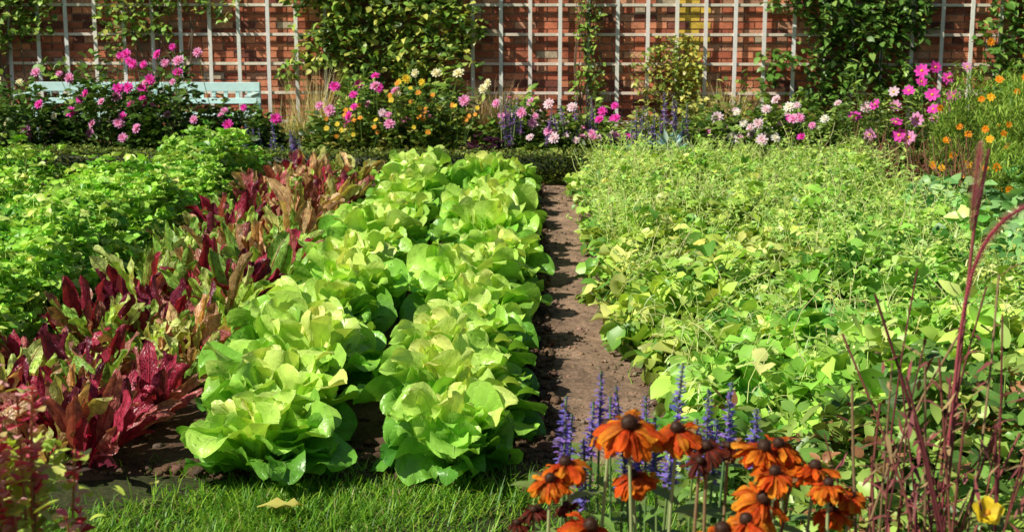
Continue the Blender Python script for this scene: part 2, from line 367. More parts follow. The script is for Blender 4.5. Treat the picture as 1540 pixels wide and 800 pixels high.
# ---------------------------------------------------------------- mass foliage
def leafy_row(name,x0,x1,y0,y1,h,n,ls,pal,w,prof,k=5,hv=.12,edge=.2,ragged=.1,fill=.55,stem=800,sd=0,spread=1.2,nt=4,ns=3,cup=.3,wr=1.,szf=None,gap=-9,zj=.02,x0f=None):
    M=MB();x=U(x0,x1,n);y=U(y0,y1,n)
    xl=x0 if x0f is None else x0f(y)
    e=np.minimum(x-xl+ragged*sn(y,y*0,.6,sd+1)+ragged*.5*sn(y,y*0,1.7,sd+8),x1-x+ragged*sn(y,y*0,.6,sd+2));e=np.minimum(e,np.minimum(y-y0,y1-y)+ragged*sn(x,x*0,.7,sd+3))
    kk=(e>0)&(sn(x,y,1.4,sd+6)>gap+rng.random(n)*.5);x,y,e=x[kk],y[kk],e[kk];n=len(x)
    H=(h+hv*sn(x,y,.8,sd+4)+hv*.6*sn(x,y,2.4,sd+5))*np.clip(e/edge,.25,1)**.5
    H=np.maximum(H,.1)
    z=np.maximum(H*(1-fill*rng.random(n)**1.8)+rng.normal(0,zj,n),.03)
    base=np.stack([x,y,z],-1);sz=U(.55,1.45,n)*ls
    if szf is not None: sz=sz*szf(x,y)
    c0=pick(pal,w,n,.25)*(.38+.62*np.clip(z/np.maximum(H,.01),0,1))[:,None]*(1+.16*sn(x,y,.5,sd+7))[:,None]  # canopy shade painted into leaf colour: lower leaves darker
    a=U(0,6.28,n);tilt=U(-.6,1.0,n)
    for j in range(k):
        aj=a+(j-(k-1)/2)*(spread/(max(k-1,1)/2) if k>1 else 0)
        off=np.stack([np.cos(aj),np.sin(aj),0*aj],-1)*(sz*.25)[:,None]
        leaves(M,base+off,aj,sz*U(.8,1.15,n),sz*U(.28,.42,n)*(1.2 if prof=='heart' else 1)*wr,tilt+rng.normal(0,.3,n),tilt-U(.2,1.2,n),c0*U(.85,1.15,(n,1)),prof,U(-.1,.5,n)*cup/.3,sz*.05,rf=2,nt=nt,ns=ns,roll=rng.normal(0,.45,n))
    q=rng.choice(n,min(stem,n),replace=False)
    p1=base[q];p0=p1*np.array([1,1,0])+np.concatenate([rng.normal(0,.06,(len(q),2)),np.zeros((len(q),1))],1)
    stems(M,p0,p1,np.full((len(q),1),.0025),c0[q]*1.1,.02,k=4,sides=3,mat=1)
    return M,base
pg=[(.34,.70,.07),(.50,.82,.12),(.68,.90,.22),(.14,.42,.04)]
for (x0,x1,y0,y1,hh,nn,sd) in((-3.35,-2.32,5.4,11.8,.37,7600,40),(-5.4,-3.75,6.5,11.2,.36,5200,60)):
    M,_=leafy_row('x',x0,x1,y0,y1,hh,nn,.046,pg,[3,4,2.5,1.6],'lobe',5,.10,.2,.08,stem=1500,sd=sd,nt=5,gap=-1.6,zj=.045)
    M.build('celery_row',[M_leaf,M_stem])
pb=[(.50,.74,.12),(.32,.60,.08),(.70,.86,.24),(.15,.38,.05),(.84,.80,.18)]
bx0=lambda y:np.interp(y,[4.6,5.6,7,9,11.6],[.44,.40,.32,.24,.16])
mx=U(.4,2.5,150);my=U(4.8,11.5,150);mh=U(-.05,.17,150);mr=U(.12,.26,150)
def mound(x,y):
    o=np.zeros_like(x)
    for a,b,h_,r_ in zip(mx,my,mh,mr): o=np.maximum(o,h_*np.exp(-((x-a)**2+(y-b)**2)/r_**2))
    return o
hB=lambda x,y:np.maximum(.27+.07*sn(x,y,.8,84)+.05*sn(x,y,2.4,85)+mound(x,y),.1)
n=11500;x=U(.05,2.6,n);y=U(4.6,11.65,n)
e=np.minimum(np.minimum(x-bx0(y)+.07*sn(y,y*0,.8,81)+.04*sn(y,y*0,2.5,82),2.55-x+.1*sn(y,y*0,.7,83)),np.minimum(y-4.65,11.65-y)+.1*sn(x,x*0,.7,86))
kp=(e>0)&(sn(x,y,1.5,87)>-1.2+rng.random(n)*.5);x,y,e=x[kp],y[kp],e[kp];n=len(x)
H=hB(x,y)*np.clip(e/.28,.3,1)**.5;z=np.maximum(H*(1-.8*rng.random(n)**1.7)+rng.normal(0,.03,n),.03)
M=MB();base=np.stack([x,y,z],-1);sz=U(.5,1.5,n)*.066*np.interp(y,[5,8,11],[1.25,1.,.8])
c0=pick(pb,[4,4,2.6,2.4,.35],n,.3)*(.30+.70*np.clip(z/np.maximum(H,.05),0,1))[:,None]*(1+.22*sn(x,y,.6,88))[:,None]  # lower bean leaves tinted darker, painting in shade under the canopy
c0[:,0]*=1+.18*sn(x,y,.4,89)
a=U(0,6.28,n);tilt=U(-.8,1.1,n)
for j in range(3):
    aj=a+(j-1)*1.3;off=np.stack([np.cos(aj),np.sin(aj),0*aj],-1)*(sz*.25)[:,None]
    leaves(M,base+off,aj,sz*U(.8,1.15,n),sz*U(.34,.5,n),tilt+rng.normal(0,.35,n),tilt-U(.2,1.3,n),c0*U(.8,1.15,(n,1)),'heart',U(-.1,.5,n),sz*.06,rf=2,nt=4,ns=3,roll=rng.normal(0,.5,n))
q=rng.choice(n,2500,replace=False);stems(M,base[q]*np.array([1,1,0])+np.concatenate([rng.normal(0,.06,(2500,2)),np.zeros((2500,1))],1),base[q],np.full((2500,1),.0025),c0[q]*1.1,.02,k=4,sides=3,mat=1)
n=3400;x=U(.3,2.5,n);y=4.8+U(0,1,n)**.75*6.8;h=hB(x,y)
kp=(x>bx0(y)+.06)&(sn(x,y,1.1,77)+.2*(y-7)>-.4+rng.random(n)*.6);x,y,h=x[kp],y[kp],h[kp];n=len(x)
p0=np.stack([x,y,h-.12],-1);p1=p0+np.stack([rng.normal(0,.11,n),rng.normal(0,.11,n),U(.10,.33,n)],-1)
sc=pick([(.66,.78,.26),(.74,.70,.34),(.48,.66,.15)],[3,2,2],n)
stems(M,p0,p1,np.full((n,1),.0021),sc,.035,k=5,sides=3,mat=1)
for j in range(7):
    t=U(.3,1,(n,1));p=p0*(1-t)+p1*t
    leaves(M,p,U(0,6.28,n),U(.02,.06,n),U(.005,.019,n),U(-.4,1.1,n),U(-.9,.6,n),cv((.52,.76,.17),n,.4),'ov',nt=3,ns=3)
n=900;x=U(.4,2.5,n);y=U(4.8,9,n);p0=np.stack([x,y,hB(x,y)+.03],-1)
leaves(M,p0,U(0,6.28,n),U(.08,.18,n),U(.002,.0045,n),U(-.2,1.3,n),U(-1.5,-.6,n),cv((.7,.78,.35),n),'grass',nt=6,ns=2)
M.build('bean_plants',[M_leaf,M_stem])
ps=[(.20,.50,.14),(.32,.62,.20),(.48,.74,.30),(.10,.26,.06)]
M,_=leafy_row('x',2.2,3.9,5.0,9.6,.34,3300,.085,ps,[3,3,2,2],'heart',2,.10,.2,.12,stem=900,sd=120,spread=1.4,nt=5,fill=.7)
M.build('squash_plants',[M_leaf,M_stem])
pf=[(.18,.36,.06),(.34,.50,.10),(.08,.18,.03),(.34,.16,.07),(.52,.60,.14)]
M,_=leafy_row('x',.42,2.9,3.35,4.75,.36,4300,.07,pf,[3,3,3,.8,1],'lan',3,.10,.2,.15,stem=900,sd=150,spread=1.2,nt=4,fill=.7,wr=.8,zj=.05)
M.build('border_foliage',[M_leaf,M_stem])

# ---------------------------------------------------------------- box hedge
M=MB();n=26000
x=U(-6.2,5.2,n);f=rng.random(n);top=f<.45;y=np.where(top,U(12.0,12.3,n),12.0+U(-.02,.02,n));z=np.where(top,.25+rng.normal(0,.015,n),U(.02,.25,n))
back=f>.9;y=np.where(back,12.3,y)
z=z+.015*sn(x,y,.8,9)
boxes(M,[[-.5,12.15,.113]],[5.7,.133,.113],(.03,.045,.015),mat=0)
leaves(M,np.stack([x,y,z],-1),np.where(top,U(0,6.28,n),-1.57+U(-1.3,1.3,n)),U(.018,.034,n),U(.006,.011,n),U(-.3,1.2,n),U(-.3,1,n),pick([(.18,.28,.05),(.34,.38,.08),(.07,.12,.02)],[3,2,3],n),'ov',nt=3,ns=2)
M.build('box_hedge',[M_dleaf])

# ---------------------------------------------------------------- flower bed behind
def bushpts(cx,cy,rx,ry,h,n,sd=0,lo=.05):
    r=np.sqrt(rng.random(n))*1.0;a=U(0,6.28,n);x=cx+rx*r*np.cos(a);y=cy+ry*r*np.sin(a)
    H=h*(1-.4*r**2)*np.clip(.72+.32*sn(x,y,2.2,sd)+.18*sn(x,y,5,sd+1),.3,1.35);z=np.maximum(H*(1-.8*rng.random(n)**1.6),lo);return np.stack([x,y,z],-1)
def bush(M,cx,cy,rx,ry,h,n,ls,pal,w,prof='ov',wr=.28,sd=0):
    p=bushpts(cx,cy,rx,ry,h,n,sd);az=np.arctan2(p[:,1]-cy,p[:,0]-cx)+rng.normal(0,.9,n)
    L=U(.6,1.4,n)*ls
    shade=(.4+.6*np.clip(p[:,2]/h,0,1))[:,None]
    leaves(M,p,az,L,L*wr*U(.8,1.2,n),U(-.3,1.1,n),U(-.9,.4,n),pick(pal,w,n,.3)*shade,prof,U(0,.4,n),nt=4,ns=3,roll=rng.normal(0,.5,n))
    q=p[rng.choice(n,max(20,n//25))];stems(M,[cx,cy,0],q,np.full((len(q),1),.004),cv((.16,.26,.06),len(q)),.04,mat=1)
def flowers(M,pos,nrm,r,col,lay=((0.05,1,10),(.5,.8,9),(1.0,.55,6)),pw=.32,prof='petal',center=None,droop=.0,mat=2,nt=3,ns=3):
    pos=np.asarray(pos,float).reshape(-1,3);n=len(pos);R=frame(np.broadcast_to(np.asarray(nrm,float),(n,3)));r=B(r,n);col=np.broadcast_to(np.asarray(col,float),(n,3))
    for e,s,k in lay:
        a=U(0,6.28,n)
        for j in range(k):
            leaves(M,pos,a+j*6.283/k+rng.normal(0,.08,n),r*s*U(.92,1.06,n),r*s*pw*np.ones(n),e+rng.normal(0,.06,n),e+droop+rng.normal(0,.1,n),col*U(.85,1.1,(n,1)),prof,.25,nt=nt,ns=ns,R=R,mat=mat)
    if center is not None: blobs(M,pos+R[:,:,2]*(r*.08)[:,None],np.stack([r*.2,r*.2,r*.13],-1),np.broadcast_to(np.array(center),(n,3)).copy(),mat=mat,R=R)
dk=[(.10,.24,.03),(.17,.33,.06),(.32,.50,.10),(.05,.11,.02)]
mg=[(.20,.36,.05),(.34,.52,.09),(.52,.66,.15),(.07,.15,.025)]
yl=[(.48,.52,.10),(.30,.44,.08),(.66,.62,.16),(.13,.22,.05)]
MAG=(.88,.07,.58);PNK=(.9,.38,.72);PAL=(.9,.70,.84);CRM=(.92,.88,.62);WHT=(.92,.9,.86);ORG=(.9,.38,.03);YEL=(.9,.70,.05)
def plant_with_flowers(name,cx,cy,rx,ry,h,n,ls,pal,w,fl,prof='ov',wr=.3,fr=.055,sd=0,kind='dahlia'):
    M=MB();bush(M,cx,cy,rx,ry,h,n,ls,pal,w,prof,wr,sd)
    if fl:
        P=np.array([[f[0],cy+U(-.5,-.05),f[1]] for f in fl]);C=np.array([f[2] for f in fl]);m=len(P)
        nr=np.stack([rng.normal(-.3,.3,m),-1+rng.normal(0,.3,m),U(.2,1.,m)],-1)
        if kind=='dahlia': flowers(M,P,nr,U(.65,1.15,m)*fr,C)
        else: flowers(M,P,nr,U(.85,1.15,m)*fr,C,lay=((.12,1,8),),pw=.42,center=(.8,.55,.05))
        b=np.stack([np.full(m,cx)+(P[:,0]-cx)*.4,np.full(m,cy),np.zeros(m)],-1)
        stems(M,b,P,np.full((m,1),.0035),cv((.16,.28,.06),m),.03,k=6,mat=1)
    return M.build(name,[M_leaf,M_stem,M_petal])
FL=[(-3.66,.955,MAG),(-3.54,.835,MAG),(-3.45,1.06,MAG),(-3.3,1.0,PNK),(-3.41,.53,PNK),(-3.87,.445,PNK),(-4.1,.445,PNK),(-4.2,.70,MAG),(-2.76,.58,MAG),(-3.63,.67,MAG),(-4.0,.64,PNK),(-4.68,.4,PNK),(-4.4,.82,PNK),(-3.78,.76,MAG),(-3.9,1.03,MAG),(-3.34,.82,PNK),(-3.0,.5,PNK),(-4.55,.62,MAG),(-4.91,.82,CRM),(-4.33,.55,CRM),(-4.86,.45,CRM),
(-1.95,.76,MAG),(-1.74,.78,MAG),(-1.56,.745,MAG),(-1.4,.73,PNK),(-1.65,.61,PNK),(-1.8,.52,MAG),(-1.32,.46,PNK),(-1.11,.52,PNK),(-2.0,.55,PNK),(-1.5,.55,PAL),(-1.23,.88,CRM),(-1.14,.82,YEL),(-.83,.89,CRM),
(-.03,.61,PAL),(-.39,.5,PAL),(-.27,.55,PNK),(-.18,.62,PNK),(.04,.46,PAL),(.12,.34,PAL),(.21,.32,PAL),(.3,.4,PNK),(.45,.55,MAG),(.57,.5,MAG),(.57,.36,PNK),(.42,.33,PAL),(-.03,.38,PNK),(.18,.57,PAL),(-.5,.62,PNK),(.35,.38,PNK),
(1.69,.46,WHT),(1.77,.4,PAL),(1.86,.36,WHT),(1.89,.58,PAL),(1.95,.42,WHT),(2.19,.6,PAL),(2.28,.45,PNK),(2.1,.5,MAG),(1.32,.38,PNK),(1.47,.5,PAL),(1.55,.40,PNK),(2.4,.5,WHT),(2.0,.43,PAL),(2.55,.62,PAL)]
bushes=[(-4.85,13.0,.45,.90,dk),(-4.15,13.1,.45,1.0,dk),(-3.5,13.0,.42,1.02,dk),(-2.85,13.1,.32,.6,dk),(-1.8,13.1,.42,.88,mg),(-1.15,13.0,.42,.92,mg),(-.3,13.1,.35,.66,mg),(.3,13.0,.38,.6,mg),(1.55,13.0,.35,.62,mg),(2.15,13.1,.42,.70,mg)]
cxs=np.array([b[0] for b in bushes])
base_fl=list(FL)
for rep in range(2): FL+=[(f[0]+U(-.28,.28),max(.33,f[1]+U(-.22,.1)),f[2]) for f in base_fl if rng.random()<(.7 if f[0]<-1 else .8)]
asg=[[] for _ in bushes]
for f in FL: asg[int(np.argmin(abs(cxs-f[0])))].append(f)
for i,(b,fl) in enumerate(zip(bushes,asg)):
    plant_with_flowers('dahlia_plant',b[0],b[1],b[2]*1.15,.45,b[3],1900,.08,b[4],[4,3,1.5,4],fl,sd=200+i,fr=.052)
for cx,h in((-1.35,.85),(-.95,.7),(-1.75,.6)):
    fl=[(cx+U(-.3,.3),U(.35,h),ORG if rng.random()<.6 else YEL) for _ in range(13)]
    plant_with_flowers('rudbeckia_bush',cx,12.85,.35,.3,h*.85,700,.06,yl,[2,3,3,1],fl,fr=.025,kind='d2',sd=230)
CF_=[(3.64,.95,PNK),(3.48,.71,MAG),(3.25,.82,MAG),(3.3,.6,MAG),(3.03,.37,MAG),(2.8,.36,PNK),(3.22,.92,MAG),(3.39,.49,PNK),(3.15,.74,MAG),(3.5,.85,MAG),(3.05,.6,PNK),(3.3,.72,MAG),(2.95,.75,PAL),(3.2,.5,PNK),(3.6,.55,PNK),(2.7,.5,MAG),(3.42,.6,MAG),(3.0,.48,MAG),(3.12,.35,PNK),(3.55,.68,MAG),(3.35,.95,MAG),(2.85,.62,MAG)]
for cx in(2.85,3.4):
    plant_with_flowers('cosmos_plant',cx,13.0,.45,.45,.85,2000,.08,mg,[3,2,2,3],[f for f in CF_ if (f[0]<3.12)==(cx==2.85)],prof='lan',wr=.12,fr=.06,sd=240,kind='cos')
for cx,h,pl in((-5.6,.7,dk),(-2.4,.35,dk),(-2.1,.42,mg),(-.6,.45,dk),(.8,.4,mg),(1.1,.55,yl),(1.75,.7,yl),(2.7,.5,dk),(4.2,.7,dk),(5.0,.9,dk)):
    M=MB();bush(M,cx,13.9,.5,.4,h,1200,.07,pl,[3,3,2,3]);M.build('border_shrub',[M_leaf,M_stem])
for i,cx in enumerate(np.arange(-5.6,5.2,.5)):
    M=MB();bush(M,cx+U(-.1,.1),12.55+U(-.05,.1),U(.2,.36),.2,U(.18,.36),650,U(.04,.08),[dk,mg,yl][rng.choice(3,p=[.45,.4,.15])],[3,3,2,3],prof=['ov','lan','heart'][i%3],wr=[.3,.14,.4][i%3],sd=260+i);M.build('border_perennial',[M_leaf,M_stem])
def spires(M,P,H,r,col,dens=26,mat=2,leafcol=(.16,.26,.08),base=None,fl=.012):
    P=np.asarray(P,float);n=len(P)
    b=P.copy();b[:,2]=0;b[:,:2]+=rng.normal(0,.04,(n,2))
    stems(M,b,P,np.full((n,1),r*.18),cv(leafcol,n),.01,k=6,mat=1)
    d=(P-b);d/=np.linalg.norm(d,axis=1,keepdims=True)
    for j in range(dens):
        t=j/dens
        for q in range(3):
            a=U(0,6.28,n);w=r*(1-.75*t)*(.6+.6*((j%3)!=0))
            pp=P-d*(H*(1-t))[:,None]
            leaves(M,pp,a,w*1.3*np.ones(n),np.full(n,fl*.5)*(1-.4*t),U(.1,.9,n),U(-.4,.4,n),cv(col,n,.35,.15),'petal',.3,nt=3,ns=3,mat=mat)
def sal(name,pts,H,r,col):
    M=MB();P=np.array(pts);spires(M,P,B(H,len(P)),r,col,18,fl=.03)
    bush(M,P[:,0].mean(),P[:,1].mean()+.1,max(.15,np.ptp(P[:,0])*.5),.2,.3,350,.06,mg,[2,2,1,2]);return M.build(name,[M_leaf,M_stem,M_petal])
PUR=(.44,.28,.9)
sal('salvia_plant',[(x,12.6+U(-.1,.12),z+.04) for x,z in((1.05,.68),(1.0,.6),(1.1,.62),(.9,.55),(.78,.5),(.7,.46),(.84,.45),(.95,.48),(1.15,.5),(.65,.4),(1.2,.42),(.88,.4),(1.08,.52),(.98,.7),(.8,.58),(1.18,.6),(.74,.55))],.28,.032,PUR)
sal('salvia_plant',[(-.4+U(-.15,.15),12.7,z) for z in U(.5,.74,10)],.26,.028,PUR)
sal('salvia_plant',[(.1+U(-.25,.3),12.7,z) for z in U(.45,.70,12)],.24,.028,PUR)
sal('salvia_plant',[(-2.55+U(-.35,.3),12.7,z) for z in U(.25,.47,16)],.2,.024,(.34,.26,.8))
M=MB();n=46;az=np.arange(n)*2.4;k=np.linspace(0,1,n)
leaves(M,np.tile([1.02,12.45,.12],(n,1)),az,U(.26,.38,n),U(.024,.036,n),np.interp(k,[0,1],[.3,1.4]),np.interp(k,[0,1],[-.5,.9]),cv((.36,.56,.54),n),'lan',.5,nt=6,ns=3)
M.build('leek_plant',[M_leaf])
for cx,cy in((.72,12.5),(1.35,12.5)):
    M=MB();n=30;az=np.arange(n)*2.4;k=np.linspace(0,1,n)
    leaves(M,np.tile([cx,cy,.10],(n,1)),az,U(.14,.22,n),U(.05,.07,n),np.interp(k,[0,1],[.3,1.4]),np.interp(k,[0,1],[-.3,1.2]),cv((.28,.46,.38),n),'let',.4,.008,nt=7,ns=5);M.build('cabbage_plant',[M_leaf])
M=MB();n=160;p=bushpts(-.6,12.5,.26,.15,.38,n)
leaves(M,p,U(0,6.28,n),U(.07,.11,n),U(.03,.045,n),U(0,.9,n),U(-.6,.3,n),cv((.06,.015,.04),n),'heart',.3,.006,nt=5,ns=5);M.build('heuchera_plant',[M_leaf])
for cx,cy,h,c in((-2.25,13.6,.95,(.66,.58,.32)),(-.62,13.3,.78,(.68,.52,.30)),(-.85,13.6,.7,(.66,.56,.30)),(-.4,13.4,.7,(.66,.54,.30)),(1.65,13.7,.8,(.66,.56,.30)),(-2.55,13.6,.6,(.55,.52,.24))):
    M=MB();n=170;a=U(0,6.28,n);leaves(M,np.stack([cx+rng.normal(0,.07,n),cy+rng.normal(0,.07,n),np.zeros(n)],-1),a,U(.6,1.1,n)*h,U(.003,.007,n),U(1.2,1.5,n),U(.6,1.5,n),cv(c,n,.3),'grass',0,nt=6,ns=2)
    M.build('ornamental_grass',[M_grass])

# ---------------------------------------------------------------- wall climbers
def vine(name,x0,x1,z0,z1,n,ls,pal,w,thr,sd,depth=.22,taper=0):
    M=MB();x=U(x0,x1,n);z=U(z0,z1,n)
    e=np.minimum(np.minimum(x-x0,x1-x)/(.35*(x1-x0)),(z-z0)/(.3*(z1-z0)))
    kp=(sn(x,z,1.1,sd)*.6+sn(x,z,2.8,sd+1)*.35+np.clip(e,0,1)*1.3-.5)>thr+rng.normal(0,.16,n)
    x,z=x[kp],z[kp];n=len(x);dp=depth*(1+.6*sn(x,z,1.6,sd+2));y=14.9-dp*rng.random(n)**1.3
    leaves(M,np.stack([x,y,z],-1),-1.57+rng.normal(0,.9,n),U(.6,1.4,n)*ls,U(.3,.45,n)*ls,U(-.9,.9,n),U(-1.4,0,n),pick(pal,w,n,.3),'heart',U(-.1,.4,n),nt=4,ns=3,roll=rng.normal(0,.5,n))
    m=12;xb=U(x0*.7+x1*.3,x0*.3+x1*.7,m)
    t=np.linspace(0,1,14)[None];X=xb[:,None]+(U(x0,x1,m)-xb)[:,None]*t**1.5+.05*np.sin(t*9+U(0,6,m)[:,None]);Z=t*U(.7,1,m)[:,None]*z1
    tubes(M,np.stack([X,X*0+14.88,Z],-1),np.linspace(.009,.003,14)[None],(.2,.14,.09),5,mat=1)
    M.build(name,[M_leaf,M_stem])
vy=[(.40,.54,.10),(.24,.44,.07),(.62,.64,.14),(.08,.15,.03)]
vine('climbing_vine',-2.8,-.68,.45,3,7600,.085,vy,[3,3,2,3],-.15,300)
vine('climbing_vine',2.1,4.05,.2,3,6600,.085,dk,[3,3,2,3],-.03,310)
vine('climbing_vine',-4.9,-3.2,.9,2.6,2800,.07,vy,[3,3,1,3],.2,320,.12)
vine('climbing_vine',.2,.52,.3,2.2,600,.06,mg,[3,3,1,3],-.1,330,.1)
vine('climbing_vine',.65,1.7,.2,1.15,1700,.055,yl,[3,3,2,2],.35,340,.15)
vine('climbing_vine',4.3,6.0,.2,3,4500,.085,dk,[3,3,2,3],0.0,350)
vine('climbing_vine',-6.6,-5.0,.7,3,3200,.08,mg,[3,3,1,3],.0,360)

# ---------------------------------------------------------------- tall feathery orange cosmos right + sunflowers
def feathery(cx,cy,rx,ry,h,n,fls):
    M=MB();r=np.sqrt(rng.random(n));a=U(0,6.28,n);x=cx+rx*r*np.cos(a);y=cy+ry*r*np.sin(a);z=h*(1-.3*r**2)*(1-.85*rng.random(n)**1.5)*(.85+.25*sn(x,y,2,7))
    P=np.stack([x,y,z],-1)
    leaves(M,P,U(0,6.28,n),U(.04,.10,n),U(.003,.006,n),U(.1,1.4,n),U(-.5,1.,n),pick([(.40,.62,.09),(.56,.74,.14),(.22,.42,.05),(.1,.2,.03)],[3,2,3,2],n)*np.clip(.5+.5*z/h,.3,1.2)[:,None],'lan',0,nt=3,ns=2)  # colour darkens towards the base as painted inner shade
    q=P[rng.choice(n,140)];stems(M,[cx,cy,0],q,np.full((140,1),.003),cv((.3,.36,.1),140),.06,mat=1)
    m=fls;az=U(0,6.28,m);F=np.stack([cx+rx*.95*np.cos(az),cy-ry*.9*np.abs(np.sin(az)),h*U(.2,1.05,m)],-1)
    flowers(M,F,np.stack([U(-.6,.3,m),-np.ones(m),U(.1,.8,m)],-1),U(.024,.036,m),pick([(.9,.34,.01),(.9,.52,.02)],[2,1],m,.1),lay=((.15,1,7),(.5,.6,5)),pw=.45)
    M.build('orange_cosmos_plant',[M_dleaf,M_stem,M_petal])
for a in((3.35,11.0,.45,.4,1.15,10000,34),(3.55,10.3,.5,.5,1.25,11000,40),(4.2,11.6,.6,.5,1.4,8000,20),(3.2,9.5,.4,.4,.75,6000,22)): feathery(*a)
def sunflower(x,y,h,r,nr):
    M=MB();stems(M,[x+.05,y+.1,0],[[x,y,h]],np.full((1,1),.012),(.15,.25,.06),.03,k=8,sides=7,mat=1)
    n=12;zz=np.linspace(.3,h-.15,n);leaves(M,np.stack([np.full(n,x+.02),np.full(n,y+.05),zz],-1),np.arange(n)*2.4,U(.16,.24,n),U(.06,.09,n),U(.2,.7,n),U(-1,-.4,n),cv((.16,.30,.05),n),'heart',.2,.006,nt=6,ns=5)
    P=np.array([[x,y-.02,h]]);flowers(M,P,nr,r,(.88,.45,.02),lay=((.05,1,18),(.15,.9,16)),pw=.16,nt=4)
    R=frame(np.array([nr]));blobs(M,P,[[r*.45,r*.45,r*.12]],(.05,.02,.008),mat=2,hi=True,R=R,jit=.05)
    M.build('sunflower',[M_leaf,M_stem,M_petal])
sunflower(3.52,10.6,1.38,.11,(-.3,-1,.2));sunflower(3.75,11.0,1.50,.10,(.2,-1,.1));sunflower(3.85,10.4,1.24,.09,(-.5,-1,.3))
for cx,cy in((2.95,11.2),(3.0,10.4),(2.6,11.5)):
    M=MB();n=60;p1=np.stack([cx+rng.normal(0,.16,n),cy+rng.normal(0,.16,n),U(.2,.6,n)],-1);stems(M,[cx,cy,0],p1,np.full((n,1),.003),cv((.3,.14,.09),n),.05,mat=1)
    q=bushpts(cx,cy,.2,.2,.5,300);leaves(M,q,U(0,6.28,300),U(.03,.06,300),U(.006,.012,300),U(-.5,1,300),U(-1,.5,300),pick([(.3,.12,.09),(.3,.34,.1)],[1,1],300),'lan',nt=3,ns=2)
    M.build('dry_stalks',[M_dleaf,M_stem])

# ---------------------------------------------------------------- foreground: gloriosa daisies
def daisy(x,y,z,r,dark=0,bx=0):
    M=MB();stems(M,[x+bx,y+.05,0],[[x,y,z-.012]],np.full((1,1),.0042),(.42,.50,.22) if not dark else (.3,.2,.1),.015,k=9,sides=7,mat=1)
    nr=np.array([rng.normal(-.05,.25),-.3+rng.normal(0,.16),1.]);R=frame(nr[None]);P=np.array([[x,y,z]])
    k=13
    for lay in range(3 if not dark else 1):
        a=np.arange(k)*6.283/k+rng.normal(0,.14,k)
        c=pick([(.92,.22,.01),(.86,.13,.01),(.92,.36,.02)],[3,2,2],k,.15);
        if dark:c=cv((.10,.03,.015),k)
        leaves(M,np.tile(P,(k,1)),a+lay*.21,r*U(.78,1.12,k),r*.17*U(.75,1.15,k),(.1-.2*lay)+rng.normal(0,.14,k),-.95-.3*lay+rng.normal(0,.35,k),c*np.array([.42,.12,.4]),'petal',U(-.5,.3,k),nt=8,ns=5,R=np.repeat(R,k,0),col2=c,mat=2,roll=rng.normal(0,.3,k),ruf=.003,rf=1.5)
    up=R[0,:,2]
    blobs(M,P+up*r*.12,[[r*.22,r*.22,r*.22]],(.05,.02,.01),mat=1,hi=True,R=R,jit=.05)
    m=220;ph=np.arccos(1-U(0,1.3,m));th=np.arange(m)*2.4
    d=np.stack([np.sin(ph)*np.cos(th),np.sin(ph)*np.sin(th),np.cos(ph)],-1);dw=d@R[0].T
    base=P+up*r*.12+dw*np.array(r*.2)
    leaves(M,base,th*0,r*U(.06,.13,m),np.full(m,r*.022),np.full(m,1.5),np.full(m,1.5),cv((.12,.045,.02),m,.5),'lan',0,nt=2,ns=2,R=frame(dw),mat=1)
    nn=5;zz=np.linspace(.1,z-.16,nn);leaves(M,np.stack([np.full(nn,x+bx*.5),np.full(nn,y+.04),zz],-1),U(0,6.28,nn),U(.07,.12,nn),U(.015,.024,nn),U(.3,.9,nn),U(-.8,.1,nn),cv((.22,.34,.08),nn),'lan',.3,nt=6,ns=5)
    M.build('gloriosa_daisy',[M_leaf,M_stem,M_dpetal])
for f in((.0275,2.5,.83,.054),(.0,2.46,.815,.044),(.143,2.5,.905,.070),(.11,2.54,.89,.052),(.232,2.52,.892,.054),(.387,2.5,.862,.060),(.42,2.53,.86,.05),(.436,2.56,.84,.052),(.40,2.44,.838,.048),(.381,2.45,.785,.060),(.35,2.42,.755,.054),(.482,2.5,.828,.05),(.50,2.46,.81,.044),(.155,2.55,.79,.048),(.07,2.42,.74,.060),(.04,2.4,.72,.054),(.308,2.42,.735,.062),(.27,2.38,.72,.048),(.515,2.5,.747,.044),(.235,2.4,.69,.05),(.44,2.38,.70,.05),(.12,2.36,.67,.05),(.55,2.5,.775,.035),(.36,2.4,.70,.05)):
    daisy(*f,bx=U(-.06,.06))
daisy(.285,2.5,.865,.045,1);daisy(-.03,2.5,.74,.035,1);daisy(-.015,2.45,.70,.035,1);daisy(.03,2.5,.75,.03,1);daisy(.33,2.55,.85,.035,1);daisy(.27,2.48,.845,.035,1);daisy(-.06,2.5,.715,.03,1)
# blue salvia
M=MB()
S=[(.032,.855),(.106,.885),(.137,.852),(.267,.927),(.326,.858),(.368,.887),(.417,.835),(.2,.83),(.158,.75),(.123,.845),(.221,.78),(.305,.79),(.07,.74),(.35,.78),(.25,.80),(.045,.80),(.09,.82),(.18,.80)]
P=np.array([(x,2.85+U(-.08,.06),z+.015) for x,z in S]);spires(M,P,U(.12,.17,len(P)),.019,(.34,.24,.90),34,fl=.013)
n=260;q=np.stack([U(-.02,.5,n),2.95+rng.normal(0,.1,n),U(.1,.68,n)],-1)
leaves(M,q,U(0,6.28,n),U(.05,.08,n),U(.01,.018,n),U(0,.9,n),U(-.8,.2,n),cv((.2,.32,.08),n),'lan',.3,nt=5,ns=3);M.build('blue_salvia_plant',[M_leaf,M_stem,M_petal])
